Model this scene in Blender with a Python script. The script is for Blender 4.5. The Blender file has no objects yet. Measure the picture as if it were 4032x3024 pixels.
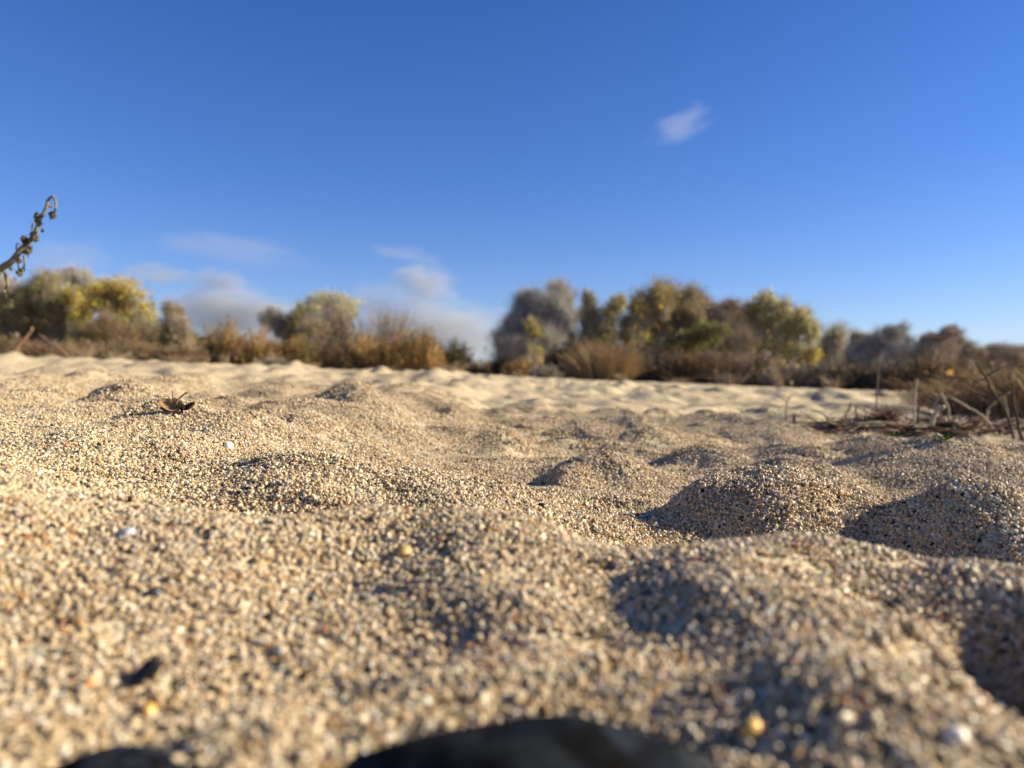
import bpy, bmesh, math, random
import numpy as np
from mathutils import Vector, Matrix

R = math.radians
rng = np.random.default_rng(11)
random.seed(5)
sc = bpy.context.scene
col = sc.collection

# ------------------------------------------------------------------ camera
CAM_H = 0.055                      # the phone's lens stands 5.5 cm above the sand
F = 3030.0                         # focal length of the photograph in its own pixels (4032 wide)
HY = 1480.0                        # the level line's row at the middle of the photograph
cam_d = bpy.data.cameras.new('camera')
cam = bpy.data.objects.new('camera', cam_d)
col.objects.link(cam)
sc.camera = cam
cam.location = (0, 0, CAM_H)
cam.rotation_euler = (R(90), 0, 0)
cam_d.sensor_width = 36.0
cam_d.lens = 36.0 * F / 4032
cam_d.shift_y = (HY - 1512) / 4032
cam_d.clip_start = 0.005
cam_d.clip_end = 20000
cam_d.dof.use_dof = True
cam_d.dof.focus_distance = 0.295
cam_d.dof.aperture_fstop = cam_d.lens / 1.85      # a pupil 1.85 mm wide
cam_d.dof.aperture_blades = 0

# ------------------------------------------------------------------ sky, sun, exposure
SUN_AZ, SUN_EL = R(86), R(24)      # to the right of the view, low
w = bpy.data.worlds.new('World')
sc.world = w
w.use_nodes = True
nt = w.node_tree
nt.nodes.clear()
sky = nt.nodes.new('ShaderNodeTexSky')
sky.sky_type = 'NISHITA'
sky.sun_disc = False
sky.sun_elevation = SUN_EL
sky.sun_rotation = SUN_AZ
sky.altitude = 300
sky.air_density = 1.0
sky.dust_density = 0.0
sky.ozone_density = 2.0
# the clear autumn air: the texture's colour drawn towards blue, the same all the way round the sky
tcw = nt.nodes.new('ShaderNodeTexCoord')
sepw = nt.nodes.new('ShaderNodeSeparateXYZ')
nt.links.new(tcw.outputs['Generated'], sepw.inputs[0])
rmp = nt.nodes.new('ShaderNodeValToRGB')
SKY_TINT = [(0.0, (.72, .82, 1.22)), (.06, (.69, .81, 1.23)), (.14, (.59, .77, 1.24)), (.25, (.46, .73, 1.27)), (.42, (.37, .68, 1.27)), (.7, (.25, .47, .88)), (1.0, (.18, .35, .68))]
while len(rmp.color_ramp.elements) < len(SKY_TINT): rmp.color_ramp.elements.new(.5)
for k_, (p_, c_) in enumerate(SKY_TINT):
    rmp.color_ramp.elements[k_].position = p_; rmp.color_ramp.elements[k_].color = (*[q / 2 for q in c_], 1)
nt.links.new(sepw.outputs[2], rmp.inputs[0])
mulw = nt.nodes.new('ShaderNodeVectorMath'); mulw.operation = 'MULTIPLY'
sclw = nt.nodes.new('ShaderNodeVectorMath'); sclw.operation = 'SCALE'; sclw.inputs['Scale'].default_value = 2.0
nt.links.new(sky.outputs[0], mulw.inputs[0]); nt.links.new(rmp.outputs[0], mulw.inputs[1])
nt.links.new(mulw.outputs[0], sclw.inputs[0])
bg = nt.nodes.new('ShaderNodeBackground')
bg.inputs['Strength'].default_value = 0.057
out = nt.nodes.new('ShaderNodeOutputWorld')
nt.links.new(sclw.outputs[0], bg.inputs[0])
nt.links.new(bg.outputs[0], out.inputs[0])

sd = bpy.data.lights.new('sun', 'SUN')
sd.energy = 5.0
sd.angle = R(0.5)
sd.color = (1.0, 0.89, 0.67)
sun = bpy.data.objects.new('sun', sd)
col.objects.link(sun)
sdir = Vector((math.sin(SUN_AZ) * math.cos(SUN_EL), math.cos(SUN_AZ) * math.cos(SUN_EL), math.sin(SUN_EL)))
sun.rotation_euler = sdir.to_track_quat('Z', 'Y').to_euler()

vs = sc.view_settings
vs.view_transform = 'Standard'
vs.look = 'None'
vs.gamma = 1
vs.use_curve_mapping = False
vs.exposure = 1.06
sc.cycles.max_bounces = 8
sc.cycles.diffuse_bounces = 4
sc.cycles.transparent_max_bounces = 12
sc.cycles.volume_max_steps = 64
sc.cycles.sample_clamp_indirect = 6


# ------------------------------------------------------------------ helpers
def P(px, py, d):
    """A place in the world seen at (px, py) of the photograph from d metres away."""
    return Vector(((px - 2016) / F * d, d, CAM_H - (py - HY) / F * d))


def X(px, d):
    return (px - 2016) / F * d


def tag(o, label=None, cat=None, group=None, kind=None):
    if label: o['label'] = label
    if cat: o['category'] = cat
    if group: o['group'] = group
    if kind: o['kind'] = kind
    return o


def empty(name, loc, label, cat, group=None):
    o = bpy.data.objects.new(name, None)
    col.objects.link(o)
    o.location = loc
    o.empty_display_size = 0.01
    return tag(o, label, cat, group)


class MB:
    """Collects vertices, faces and a colour per face; builds ONE mesh object."""
    def __init__(self):
        self.v, self.f3, self.f4, self.c3, self.c4, self.n = [], [], [], [], [], 0

    def add(self, v, f, c):
        v = np.asarray(v, float); f = np.asarray(f, int); c = np.asarray(c, float)
        if c.ndim == 1: c = np.repeat(c[None, :], len(f), 0)
        self.v.append(v)
        if f.shape[1] == 3: self.f3.append(f + self.n); self.c3.append(c)
        else: self.f4.append(f + self.n); self.c4.append(c)
        self.n += len(v)

    def mesh(self, name, mat, smooth=False):
        me = bpy.data.meshes.new(name)
        v = np.concatenate(self.v)
        f3 = np.concatenate(self.f3) if self.f3 else np.zeros((0, 3), int)
        f4 = np.concatenate(self.f4) if self.f4 else np.zeros((0, 4), int)
        c = np.concatenate([np.repeat(np.concatenate(self.c3), 3, 0) if self.c3 else np.zeros((0, 3)),
                            np.repeat(np.concatenate(self.c4), 4, 0) if self.c4 else np.zeros((0, 3))])
        loops = np.concatenate([f3.ravel(), f4.ravel()])
        starts = np.concatenate([np.arange(len(f3)) * 3, len(f3) * 3 + np.arange(len(f4)) * 4])
        me.vertices.add(len(v)); me.vertices.foreach_set('co', v.astype(np.float32).ravel())
        me.loops.add(len(loops)); me.loops.foreach_set('vertex_index', loops.astype(np.int32))
        me.polygons.add(len(starts)); me.polygons.foreach_set('loop_start', starts.astype(np.int32))
        me.update(calc_edges=True)
        a = me.color_attributes.new('Col', 'FLOAT_COLOR', 'CORNER')
        a.data.foreach_set('color', np.concatenate([c, np.ones((len(c), 1))], 1).astype(np.float32).ravel())
        me.polygons.foreach_set('use_smooth', np.full(len(starts), smooth))
        me.materials.append(mat)
        me.validate()
        return me

    def build(self, name, mat, parent=None, smooth=False, loc=None):
        o = bpy.data.objects.new(name, self.mesh(name, mat, smooth))
        col.objects.link(o)
        if parent is not None: o.parent = parent
        if loc is not None: o.location = loc
        return o


def tube(mb, pts, radii, c, sides=5, caps=True):
    pts = np.asarray(pts, float); n = len(pts)
    radii = np.broadcast_to(np.asarray(radii, float), (n,))
    t = np.gradient(pts, axis=0)
    t /= np.linalg.norm(t, axis=1)[:, None] + 1e-12
    ref = np.array([0.31, 0.17, 0.93]) if abs(t[0, 2]) < 0.9 else np.array([0.9, 0.2, 0.1])
    u = np.cross(t, ref); u /= np.linalg.norm(u, axis=1)[:, None] + 1e-12
    vv = np.cross(t, u)
    a = np.arange(sides) * 2 * np.pi / sides
    V = pts[:, None, :] + radii[:, None, None] * (np.cos(a)[None, :, None] * u[:, None, :] + np.sin(a)[None, :, None] * vv[:, None, :])
    fs = []
    for i in range(n - 1):
        for k in range(sides):
            fs.append((i * sides + k, i * sides + (k + 1) % sides, (i + 1) * sides + (k + 1) % sides, (i + 1) * sides + k))
    V = V.reshape(-1, 3)
    b = mb.n
    mb.add(V, fs, c)
    if caps:
        cf = [(0, k + 1, k) for k in range(1, sides - 1)] + [((n - 1) * sides, (n - 1) * sides + k, (n - 1) * sides + k + 1) for k in range(1, sides - 1)]
        mb.f3.append(np.asarray(cf) + b); mb.c3.append(np.repeat(np.asarray(c, float)[None, :], len(cf), 0))


def smooth_path(pts, per=6):
    """Catmull-Rom through the points."""
    p = np.asarray(pts, float)
    q = np.concatenate([[2 * p[0] - p[1]], p, [2 * p[-1] - p[-2]]])
    o = []
    for i in range(1, len(q) - 2):
        for t in np.arange(per) / per:
            a, b, c, d = q[i - 1], q[i], q[i + 1], q[i + 2]
            o.append(0.5 * (2 * b + (c - a) * t + (2 * a - 5 * b + 4 * c - d) * t ** 2 + (3 * b - a - 3 * c + d) * t ** 3))
    o.append(p[-1])
    return np.array(o)


def prisms(mb, a, b, r0, r1, c, mid=None):
    """Many thin three-sided stems from a to b (through mid) at once; c is one colour each."""
    a = np.asarray(a, float); b = np.asarray(b, float); n = len(a)
    c = np.broadcast_to(np.asarray(c, float), (n, 3))
    rings = [a, b] if mid is None else [a, np.asarray(mid, float), b]
    rad = [r0, r1] if mid is None else [r0, (np.asarray(r0) + np.asarray(r1)) / 2, r1]
    d = b - a; d /= np.linalg.norm(d, axis=1)[:, None] + 1e-9
    ref = rng.normal(size=(n, 3))
    u = np.cross(d, ref); u /= np.linalg.norm(u, axis=1)[:, None] + 1e-9
    v = np.cross(d, u)
    L = []
    for p, r in zip(rings, rad):
        r = np.broadcast_to(np.asarray(r, float), (n,))[:, None]
        for k in range(3):
            an = k * 2 * np.pi / 3
            L.append(p + r * (math.cos(an) * u + math.sin(an) * v))
    m = len(L)
    V = np.stack(L, 1).reshape(-1, 3)
    base = np.arange(n)[:, None, None] * m
    fs = []
    for s in range(len(rings) - 1):
        for k in range(3):
            fs.append((s * 3 + k, s * 3 + (k + 1) % 3, s * 3 + 3 + (k + 1) % 3, s * 3 + 3 + k))
    fs = (base + np.array(fs)[None]).reshape(-1, 4)
    mb.add(V, fs, np.repeat(c, (len(rings) - 1) * 3, 0))


def leaves(mb, cen, size, c, up=0.0):
    """Many small folded leaf clumps (two quads meeting in a fold) at the centres."""
    n = len(cen)
    size = np.broadcast_to(size, (n,))[:, None]
    u = rng.normal(size=(n, 3)); u[:, 2] += up; u /= np.linalg.norm(u, axis=1)[:, None]
    v = np.cross(u, rng.normal(size=(n, 3))); v /= np.linalg.norm(v, axis=1)[:, None] + 1e-9
    nn = np.cross(u, v)
    asp = rng.uniform(0.35, 0.75, (n, 1))
    V = np.stack([cen - u * size, cen + nn * size * .25 * 0, cen + u * size,
                  cen + v * size * asp + nn * size * .3, cen - v * size * asp + nn * size * .3], 1).reshape(-1, 3)
    b = np.arange(n)[:, None, None] * 5
    fs = (b + np.array([(0, 1, 3), (1, 2, 3), (0, 4, 1), (1, 4, 2)])[None]).reshape(-1, 3)
    mb.add(V, fs, np.repeat(c, 4, 0))


# ------------------------------------------------------------------ noise
_perm = np.random.default_rng(3).permutation(256)
_perm = np.concatenate([_perm, _perm, _perm])
_gr = np.stack([np.cos(np.arange(256) * 2.399), np.sin(np.arange(256) * 2.399)], 1)


def pn(x, y):
    x = np.asarray(x, float); y = np.asarray(y, float)
    xi = np.floor(x).astype(int); yi = np.floor(y).astype(int)
    xf = x - xi; yf = y - yi
    u = xf ** 3 * (xf * (xf * 6 - 15) + 10); v = yf ** 3 * (yf * (yf * 6 - 15) + 10)

    def g(ix, iy, dx, dy):
        h = _perm[_perm[ix & 255] + (iy & 255)]
        return _gr[h, 0] * dx + _gr[h, 1] * dy
    a = g(xi, yi, xf, yf); b = g(xi + 1, yi, xf - 1, yf)
    c = g(xi, yi + 1, xf, yf - 1); d = g(xi + 1, yi + 1, xf - 1, yf - 1)
    return (a + (b - a) * u) * (1 - v) + (c + (d - c) * u) * v


def sm(t, a, b):
    t = np.clip((t - a) / (b - a), 0, 1)
    return t * t * (3 - 2 * t)


# ------------------------------------------------------------------ the sand's relief
# hummocks and hollows: x, y, half-width across, half-width along, turn in degrees, height (metres)
BUMPS = [
    (-.050, .172, .055, .030, 0, .0085),
    (-.012, .205, .030, .030, 0, .0055),
    (-.125, .168, .050, .030, 0, .0016),
    (-.088, .168, .030, .022, 0, .0022),
    (-.008, .236, .036, .034, 0, .0075),
    (.035, .180, .013, .022, 0, -.0030),
    (.062, .178, .014, .020, 0, .0026),
    (.010, .106, .026, .009, -12, .0034),      # hump on the near left
    (-.085, .217, .035, .016, 0, -.006),       # hollow behind it
    (-.026, .285, .030, .040, 20, .0135),
    (-.070, .268, .020, .030, 15, .0085),
    (-.122, .262, .022, .018, 0, -.0050),
    (-.150, .300, .030, .030, 0, .0050),      # swell whose left side is in shade
    (.058, .175, .045, .026, 0, .0085),        # near hump in the middle right
    (.062, .232, .045, .018, 0, -.0080),       # hollow before the mound
    (.082, .287, .021, .024, -20, .0070),      # the mound in focus
    (.116, .297, .020, .024, 0, .0070),
    (.120, .310, .030, .022, 0, .0040),
    (.152, .242, .027, .030, 10, .0255),
    (.118, .232, .010, .022, 0, -.0045),       # mound at the right edge
    (.118, .215, .012, .030, 10, -.0050),
    (.0035, .128, .009, .026, 12, .0020),       # little ridges before the lens
    (-.018, .122, .009, .018, -18, -.0032),
    (.017, .138, .009, .024, -14, -.0028),
    (.030, .108, .007, .009, 20, -.0022),
    (-.052, .135, .010, .012, 0, .0018),
    (-.030, .150, .012, .010, 0, -.0016),
    (.062, .135, .010, .009, 10, -.0034),
    (.046, .122, .020, .026, 0, .0095),
    (.098, .112, .012, .030, 0, .0130),
    (.036, .090, .012, .014, 10, .0020),
    (-.030, .086, .007, .012, 0, .0030),
    (X(1980, .55), .55, .014, .020, 0, .0110),
    (X(2420, .43), .43, .018, .020, 0, .0110),
    (X(2230, .40), .40, .008, .012, 0, .0070),
    (X(2800, .50), .50, .017, .020, 0, .0110),
    (X(3150, .45), .45, .018, .020, 0, .0120),
    (X(3800, .50), .50, .040, .030, 0, .0180),
    (X(3620, .42), .42, .022, .020, 0, -.0060),
    (X(2130, .80), .80, .022, .030, 0, .0140),
    (X(1790, .90), .90, .022, .030, 0, .0150),
    (X(1500, .62), .62, .022, .030, 0, .0100),
    (X(2900, .85), .85, .028, .030, 0, .0120),
    (X(400, .48), .48, .030, .030, 0, .0060),
    (X(1150, .42), .42, .020, .020, 0, .0060),
]
_rb = np.random.default_rng(34)
for _ in range(260):                            # trodden sand: more hummocks farther out
    d_ = _rb.uniform(.40, 1.5); s_ = _rb.uniform(.008, .019) * (.7 + .5 * d_)
    BUMPS.append((X(_rb.uniform(-500, 4500), d_), d_, s_ * _rb.uniform(.8, 1.5), s_, _rb.uniform(-40, 40), s_ * _rb.choice([.46, .38, -.34, -.25, .30])))
# flat topped domes and pits with steep walls
PITS = [
    (.0880, .2880, .0285, .0260, -12, .0105),
    (.0800, .1070, .0135, .0220, -8, -.0230),
]


def H(x, y):
    x = np.asarray(x, float); y = np.asarray(y, float)
    d = np.hypot(x, y)
    z = -.040 * x * (1 - .5 * sm(d, 60, 300)) + .020 * sm(-x, .02, .14) * (1 - sm(d, 3, 9))
    z = z + .010 * sm(.21 - y, 0, .05) * sm(y, -.05, .05) * sm(x, -.1, .0)
    near = d < 2.0
    xs, ys = x[near], y[near]
    zs = np.zeros(len(xs))
    for lst, pw in ((BUMPS, 1), (PITS, 2)):
        for bx, by, sx, sy, th, am in lst:
            k = np.nonzero((np.abs(xs - bx) < 4.2 * max(sx, sy)) & (np.abs(ys - by) < 4.2 * max(sx, sy)))[0]
            if not len(k): continue
            c, s = math.cos(R(th)), math.sin(R(th))
            dx, dy = xs[k] - bx, ys[k] - by
            q = ((c * dx + s * dy) / sx) ** 2 + ((-s * dx + c * dy) / sy) ** 2
            zs[k] += am * (np.exp(-.5 * q) if pw == 1 else np.exp(-q * q))
    z = z + 0.0
    z[near] += zs
    far = sm(d, .35, .9)
    z = z + (.0032 * pn(x / .026 + 3, y / .024) + .0030 * (.25 - np.abs(pn(x / .040 + 11, y / .034 + 4)))) * (1 - .6 * far)
    z = z + .0036 * pn(x / .05 + 9, y / .05 + 2)
    l1 = pn(x / .15 + 1.7, y / .15 + 5.1); l2 = pn(x / .31 + 7.7, y / .31 + 1.1)
    md_ = sm(d, .34, .6) * (1.45 - .5 * sm(d, 4, 9))
    z = z + md_ * (.0075 * np.maximum(pn(x / .075 + 4, y / .085 + 7), -.25) * 1.6 + .013 * (.3 - np.abs(pn(x / .13 + 14, y / .13 + 3))))
    z = z + far * (.016 * (1 - 2.2 * np.abs(l1)) * .5 + .014 * l2 - .004)
    z = z + sm(d, 1.2, 3) * (.030 * (.35 - np.abs(pn(x / .55 + 2, y / .55 + 6))) * 1.6 + .050 * pn(x / .21, y / .24 + 3) + .018 * pn(x / .10 + 5, y / .12) * (1 - sm(d, 5, 9))) * (1 - .5 * sm(d, 12, 30))
    z = z + sm(d, 2, 8) * .045 * pn(x / 1.6, y / 1.6 + 8) * (1 - .3 * sm(d, 8, 30))
    z = z + sm(d, 10, 40) * .15 * pn(x / 14 + 4, y / 14)
    return z


def Hn(x, y, e=.002):
    gx = (H(x + e, y) - H(x - e, y)) / (2 * e); gy = (H(x, y + e) - H(x, y - e)) / (2 * e)
    n = np.stack([-gx, -gy, np.ones_like(gx)], -1)
    return n / np.linalg.norm(n, axis=-1)[..., None]


def hz(x, y):
    return float(H(np.array([x]), np.array([y]))[0])


# ------------------------------------------------------------------ materials
def nodes_of(m):
    m.use_nodes = True
    t = m.node_tree; t.nodes.clear()
    return t, t.nodes, t.links


def mat_col(name, rough=.7, translucent=0.0, spec=.3, noise=None, var=.25):
    """A material whose colour is the mesh's own colour per face, with a little grain."""
    m = bpy.data.materials.new(name)
    t, N, L = nodes_of(m)
    o = N.new('ShaderNodeOutputMaterial'); b = N.new('ShaderNodeBsdfPrincipled')
    a = N.new('ShaderNodeAttribute'); a.attribute_name = 'Col'
    b.inputs['Roughness'].default_value = rough
    b.inputs['Specular IOR Level'].default_value = spec
    cs = a.outputs['Color']
    if noise:
        tc = N.new('ShaderNodeTexCoord'); nz = N.new('ShaderNodeTexNoise')
        nz.inputs['Scale'].default_value = noise; nz.inputs['Detail'].default_value = 3
        L.new(tc.outputs['Object'], nz.inputs['Vector'])
        mr = N.new('ShaderNodeMapRange'); mr.inputs[3].default_value = 1 - var; mr.inputs[4].default_value = 1 + var
        mr.inputs[1].default_value = .3; mr.inputs[2].default_value = .7
        L.new(nz.outputs[0], mr.inputs[0])
        mx = N.new('ShaderNodeVectorMath'); mx.operation = 'MULTIPLY'
        L.new(a.outputs['Color'], mx.inputs[0]); L.new(mr.outputs[0], mx.inputs[1])
        cs = mx.outputs[0]
        bp = N.new('ShaderNodeBump'); bp.inputs['Strength'].default_value = .4; bp.inputs['Distance'].default_value = .1 / noise
        L.new(nz.outputs[0], bp.inputs['Height']); L.new(bp.outputs[0], b.inputs['Normal'])
    L.new(cs, b.inputs['Base Color'])
    if translucent:
        tr = N.new('ShaderNodeBsdfTranslucent'); mxs = N.new('ShaderNodeMixShader')
        gm = N.new('ShaderNodeGamma'); gm.inputs[1].default_value = 1.35
        L.new(cs, gm.inputs[0]); L.new(gm.outputs[0], tr.inputs['Color'])
        mxs.inputs[0].default_value = translucent
        L.new(b.outputs[0], mxs.inputs[1]); L.new(tr.outputs[0], mxs.inputs[2]); L.new(mxs.outputs[0], o.inputs[0])
    else:
        L.new(b.outputs[0], o.inputs[0])
    return m


M_grain = mat_col('sand_grain', rough=.42, translucent=.24, spec=.4)
M_leaf = mat_col('foliage', rough=.6, translucent=.55, spec=.2)
M_bark = mat_col('bark', rough=.9, spec=.1, noise=6)
M_straw = mat_col('dry_stalk', rough=.7, translucent=.15, spec=.25)
M_twig = mat_col('twig_bark', rough=.8, spec=.15, noise=300, var=.35)
M_dryleaf = mat_col('dead_leaf', rough=.7, translucent=.2, spec=.2, noise=250, var=.45)
M_stone = mat_col('pebble', rough=.35, spec=.5, noise=500, var=.3)


def ground_material():
    m = bpy.data.materials.new('coarse_sand')
    t, N, L = nodes_of(m)
    o = N.new('ShaderNodeOutputMaterial'); b = N.new('ShaderNodeBsdfPrincipled')
    b.inputs['Roughness'].default_value = .8; b.inputs['Specular IOR Level'].default_value = .2
    tc = N.new('ShaderNodeTexCoord')
    v = N.new('ShaderNodeTexVoronoi'); v.inputs['Scale'].default_value = 760
    L.new(tc.outputs['Object'], v.inputs['Vector'])
    sep = N.new('ShaderNodeSeparateColor'); L.new(v.outputs['Color'], sep.inputs[0])
    r = N.new('ShaderNodeValToRGB'); r.color_ramp.interpolation = 'CONSTANT'
    pal = [(0, (.76, .615, .40)), (.40, (.67, .525, .32)), (.62, (.51, .43, .31)), (.76, (.82, .75, .59)), (.84, (.46, .28, .10)),
           (.90, (.05, .048, .044)), (.94, (.55, .39, .14)), (.985, (.30, .14, .07))]
    e = r.color_ramp.elements
    while len(e) < len(pal): e.new(.5)
    for k, (p, c) in enumerate(pal):
        e[k].position = p; e[k].color = (*c, 1)
    L.new(sep.outputs[0], r.inputs[0])
    nz = N.new('ShaderNodeTexNoise'); nz.inputs['Scale'].default_value = 9; nz.inputs['Detail'].default_value = 4
    L.new(tc.outputs['Object'], nz.inputs['Vector'])
    mr = N.new('ShaderNodeMapRange'); mr.inputs[1].default_value = .3; mr.inputs[2].default_value = .7
    mr.inputs[3].default_value = .54; mr.inputs[4].default_value = .84
    L.new(nz.outputs[0], mr.inputs[0])
    mx = N.new('ShaderNodeVectorMath'); mx.operation = 'MULTIPLY'
    L.new(r.outputs[0], mx.inputs[0]); L.new(mr.outputs[0], mx.inputs[1])
    L.new(mx.outputs[0], b.inputs['Base Color'])
    n2 = N.new('ShaderNodeTexNoise'); n2.inputs['Scale'].default_value = 60; n2.inputs['Detail'].default_value = 5
    L.new(tc.outputs['Object'], n2.inputs['Vector'])
    b2 = N.new('ShaderNodeBump'); b2.inputs['Strength'].default_value = .5; b2.inputs['Distance'].default_value = .006
    L.new(n2.outputs[0], b2.inputs['Height'])
    b1 = N.new('ShaderNodeBump'); b1.inputs['Strength'].default_value = .6; b1.inputs['Distance'].default_value = .0012; b1.invert = True
    L.new(v.outputs['Distance'], b1.inputs['Height']); L.new(b2.outputs[0], b1.inputs['Normal'])
    L.new(b1.outputs[0], b.inputs['Normal'])
    L.new(b.outputs[0], o.inputs[0])
    return m


M_ground = ground_material()


# ------------------------------------------------------------------ ground sheet
def axis(neg):
    fine = np.arange(0, .30, .0026)
    a = list(fine); p = a[-1]; st = .0026
    while p < 5: p += max(st, p * .0105); a.append(p)
    while p < 30: p *= 1.024; a.append(p)
    while p < 900: p *= 1.055; a.append(p)
    a = np.array(a)
    if neg == 'sym': return np.concatenate([-a[:0:-1], a])
    back = [0.0]; q = .006
    while back[-1] < 900: back.append(back[-1] + q); q *= 1.16
    return np.concatenate([-np.array(back)[:0:-1], a])


gx, gy = axis('sym'), axis('back')
GX, GY = np.meshgrid(gx, gy)
GZ = H(GX, GY)
nx, ny = len(gx), len(gy)
V = np.stack([GX, GY, GZ], -1).reshape(-1, 3)
i = np.arange(nx - 1)[None, :] + np.arange(ny - 1)[:, None] * nx
Fq = np.stack([i, i + 1, i + 1 + nx, i + nx], -1).reshape(-1, 4)
mb = MB(); mb.add(V, Fq, np.ones(3))
ground = mb.build('ground', M_ground, smooth=True)
tag(ground, 'pale coarse sand of the dry river bed with soft hummocks', None, None, 'structure')

# ------------------------------------------------------------------ sand grains (stuff)
PAL = np.array([(.76, .615, .40), (.68, .53, .32), (.55, .40, .215), (.51, .43, .31), (.84, .77, .65), (.46, .24, .08), (.028, .028, .028),
                (.60, .40, .14), (.36, .14, .065), (.35, .31, .25), (.17, .135, .09)])
PW = np.array([.30, .20, .14, .09, .08, .036, .045, .035, .009, .035, .05]); PW = PW / PW.sum()


def rand_rot(n):
    q = rng.normal(size=(n, 4)); q /= np.linalg.norm(q, axis=1)[:, None]
    a, b, c, d = q.T
    return np.stack([np.stack([1 - 2 * (c * c + d * d), 2 * (b * c - a * d), 2 * (b * d + a * c)], -1),
                     np.stack([2 * (b * c + a * d), 1 - 2 * (b * b + d * d), 2 * (c * d - a * b)], -1),
                     np.stack([2 * (b * d - a * c), 2 * (c * d + a * b), 1 - 2 * (b * b + c * c)], -1)], -2)


def grain_shapes(k, sub):
    out = []
    for _ in range(k):
        bm = bmesh.new(); bmesh.ops.create_icosphere(bm, subdivisions=sub, radius=1)
        v = np.array([p.co[:] for p in bm.verts]) @ rand_rot(1)[0]; f = np.array([[q.index for q in p.verts] for p in bm.faces]); bm.free()
        for _ in range(8):                                       # worn facets
            n = rng.normal(size=3); n /= np.linalg.norm(n); h = rng.uniform(.52, .85)
            s = v @ n - h
            v = v - np.where(s > 0, s, 0)[:, None] * n * .9
        v = v * (1 + rng.normal(size=(len(v), 1)) * .035) * np.array([1.12, rng.uniform(.75, 1.0), rng.uniform(.6, .9)])
        out.append((v, f))
    return out


SH = grain_shapes(20, 2)
SH1 = grain_shapes(14, 1)


def patch(rp, size, shapes, name, stray=.30, rough=.16, sink=0.0):
    """A loose pad of grains, rp wide, laid flat: a lower layer side by side and strays on top."""
    pts = []
    st = size * .86
    for a in np.arange(-rp, rp + st, st):
        for b in np.arange(-rp, rp + st, st):
            x, y = a + rng.normal() * st * .3, b + rng.normal() * st * .3
            rr = math.hypot(x, y) / rp
            if rr < .75 + .3 * rng.random(): pts.append((x, y, rng.normal() * size * rough - sink * size))
            if rr < .9 and rng.random() < stray: pts.append((x + rng.normal() * st * .4, y + rng.normal() * st * .4, size * rng.uniform(.35, .75)))
    mb = MB()
    rot = rand_rot(len(pts))
    for (x, y, z), Rm in zip(pts, rot):
        v, f = shapes[rng.integers(len(shapes))]
        s = size * .5 * float(np.clip(rng.lognormal(0, .38), .5, 2.3))
        c = PAL[rng.choice(len(PAL), p=PW)] * rng.uniform(.8, 1.12)
        mb.add((v @ Rm.T) * s + (x, y, z), f, np.clip(c, 0, .85))
    me = mb.mesh(name, M_grain)
    return bpy.data.objects.new(name, me)


def patch_collection(name, k, rp, size, shapes, stray=.30, rough=.16, sink=0.0):
    c = bpy.data.collections.new(name)
    for _ in range(k): c.objects.link(patch(rp, size, shapes, name, stray, rough, sink))
    return c


def scatter(name, coll, k, pts, scale, label):
    pts = np.asarray(pts)
    x, y = pts[:, 0], pts[:, 1]
    n = Hn(x, y, .003)
    z = H(x, y)
    m = len(pts)
    a = rng.uniform(0, 2 * np.pi, m)
    t = np.stack([np.cos(a), np.sin(a), np.zeros(m)], -1)
    u = t - (t * n).sum(1)[:, None] * n; u /= np.linalg.norm(u, axis=1)[:, None]
    v = np.cross(n, u)
    Rm = np.stack([u, v, n], -1)
    eul = np.stack([np.arctan2(Rm[:, 2, 1], Rm[:, 2, 2]), -np.arcsin(np.clip(Rm[:, 2, 0], -1, 1)), np.arctan2(Rm[:, 1, 0], Rm[:, 0, 0])], -1)
    me = bpy.data.meshes.new(name)
    me.vertices.add(m); me.vertices.foreach_set('co', np.stack([x, y, z], -1).astype(np.float32).ravel())
    at = me.attributes.new('turn', 'FLOAT_VECTOR', 'POINT'); at.data.foreach_set('vector', eul.astype(np.float32).ravel())
    at = me.attributes.new('size', 'FLOAT', 'POINT'); at.data.foreach_set('value', (scale * rng.uniform(.85, 1.2, m)).astype(np.float32))
    at = me.attributes.new('pick', 'INT', 'POINT'); at.data.foreach_set('value', rng.integers(0, k, m).astype(np.int32))
    o = bpy.data.objects.new(name, me); col.objects.link(o)
    ng = bpy.data.node_groups.new(name, 'GeometryNodeTree')
    ng.interface.new_socket('Geometry', in_out='INPUT', socket_type='NodeSocketGeometry')
    ng.interface.new_socket('Geometry', in_out='OUTPUT', socket_type='NodeSocketGeometry')
    N, L = ng.nodes, ng.links
    gi, go = N.new('NodeGroupInput'), N.new('NodeGroupOutput')
    mp = N.new('GeometryNodeMeshToPoints')
    io = N.new('GeometryNodeInstanceOnPoints'); ci = N.new('GeometryNodeCollectionInfo')
    ci.inputs['Collection'].default_value = coll
    ci.inputs['Separate Children'].default_value = True; ci.inputs['Reset Children'].default_value = True
    io.inputs['Pick Instance'].default_value = True

    def named(nm, ty):
        q = N.new('GeometryNodeInputNamedAttribute'); q.data_type = ty; q.inputs['Name'].default_value = nm
        return next(s for s in q.outputs if s.enabled and s.name == 'Attribute')
    L.new(gi.outputs[0], mp.inputs['Mesh']); L.new(mp.outputs[0], io.inputs['Points'])
    L.new(ci.outputs[0], io.inputs['Instance'])
    L.new(named('pick', 'INT'), io.inputs['Instance Index'])
    L.new(named('turn', 'FLOAT_VECTOR'), io.inputs['Rotation'])
    L.new(named('size', 'FLOAT'), io.inputs['Scale'])
    L.new(io.outputs[0], go.inputs[0])
    md = o.modifiers.new('grains', 'NODES'); md.node_group = ng
    return tag(o, label, 'sand', None, 'stuff')


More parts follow.
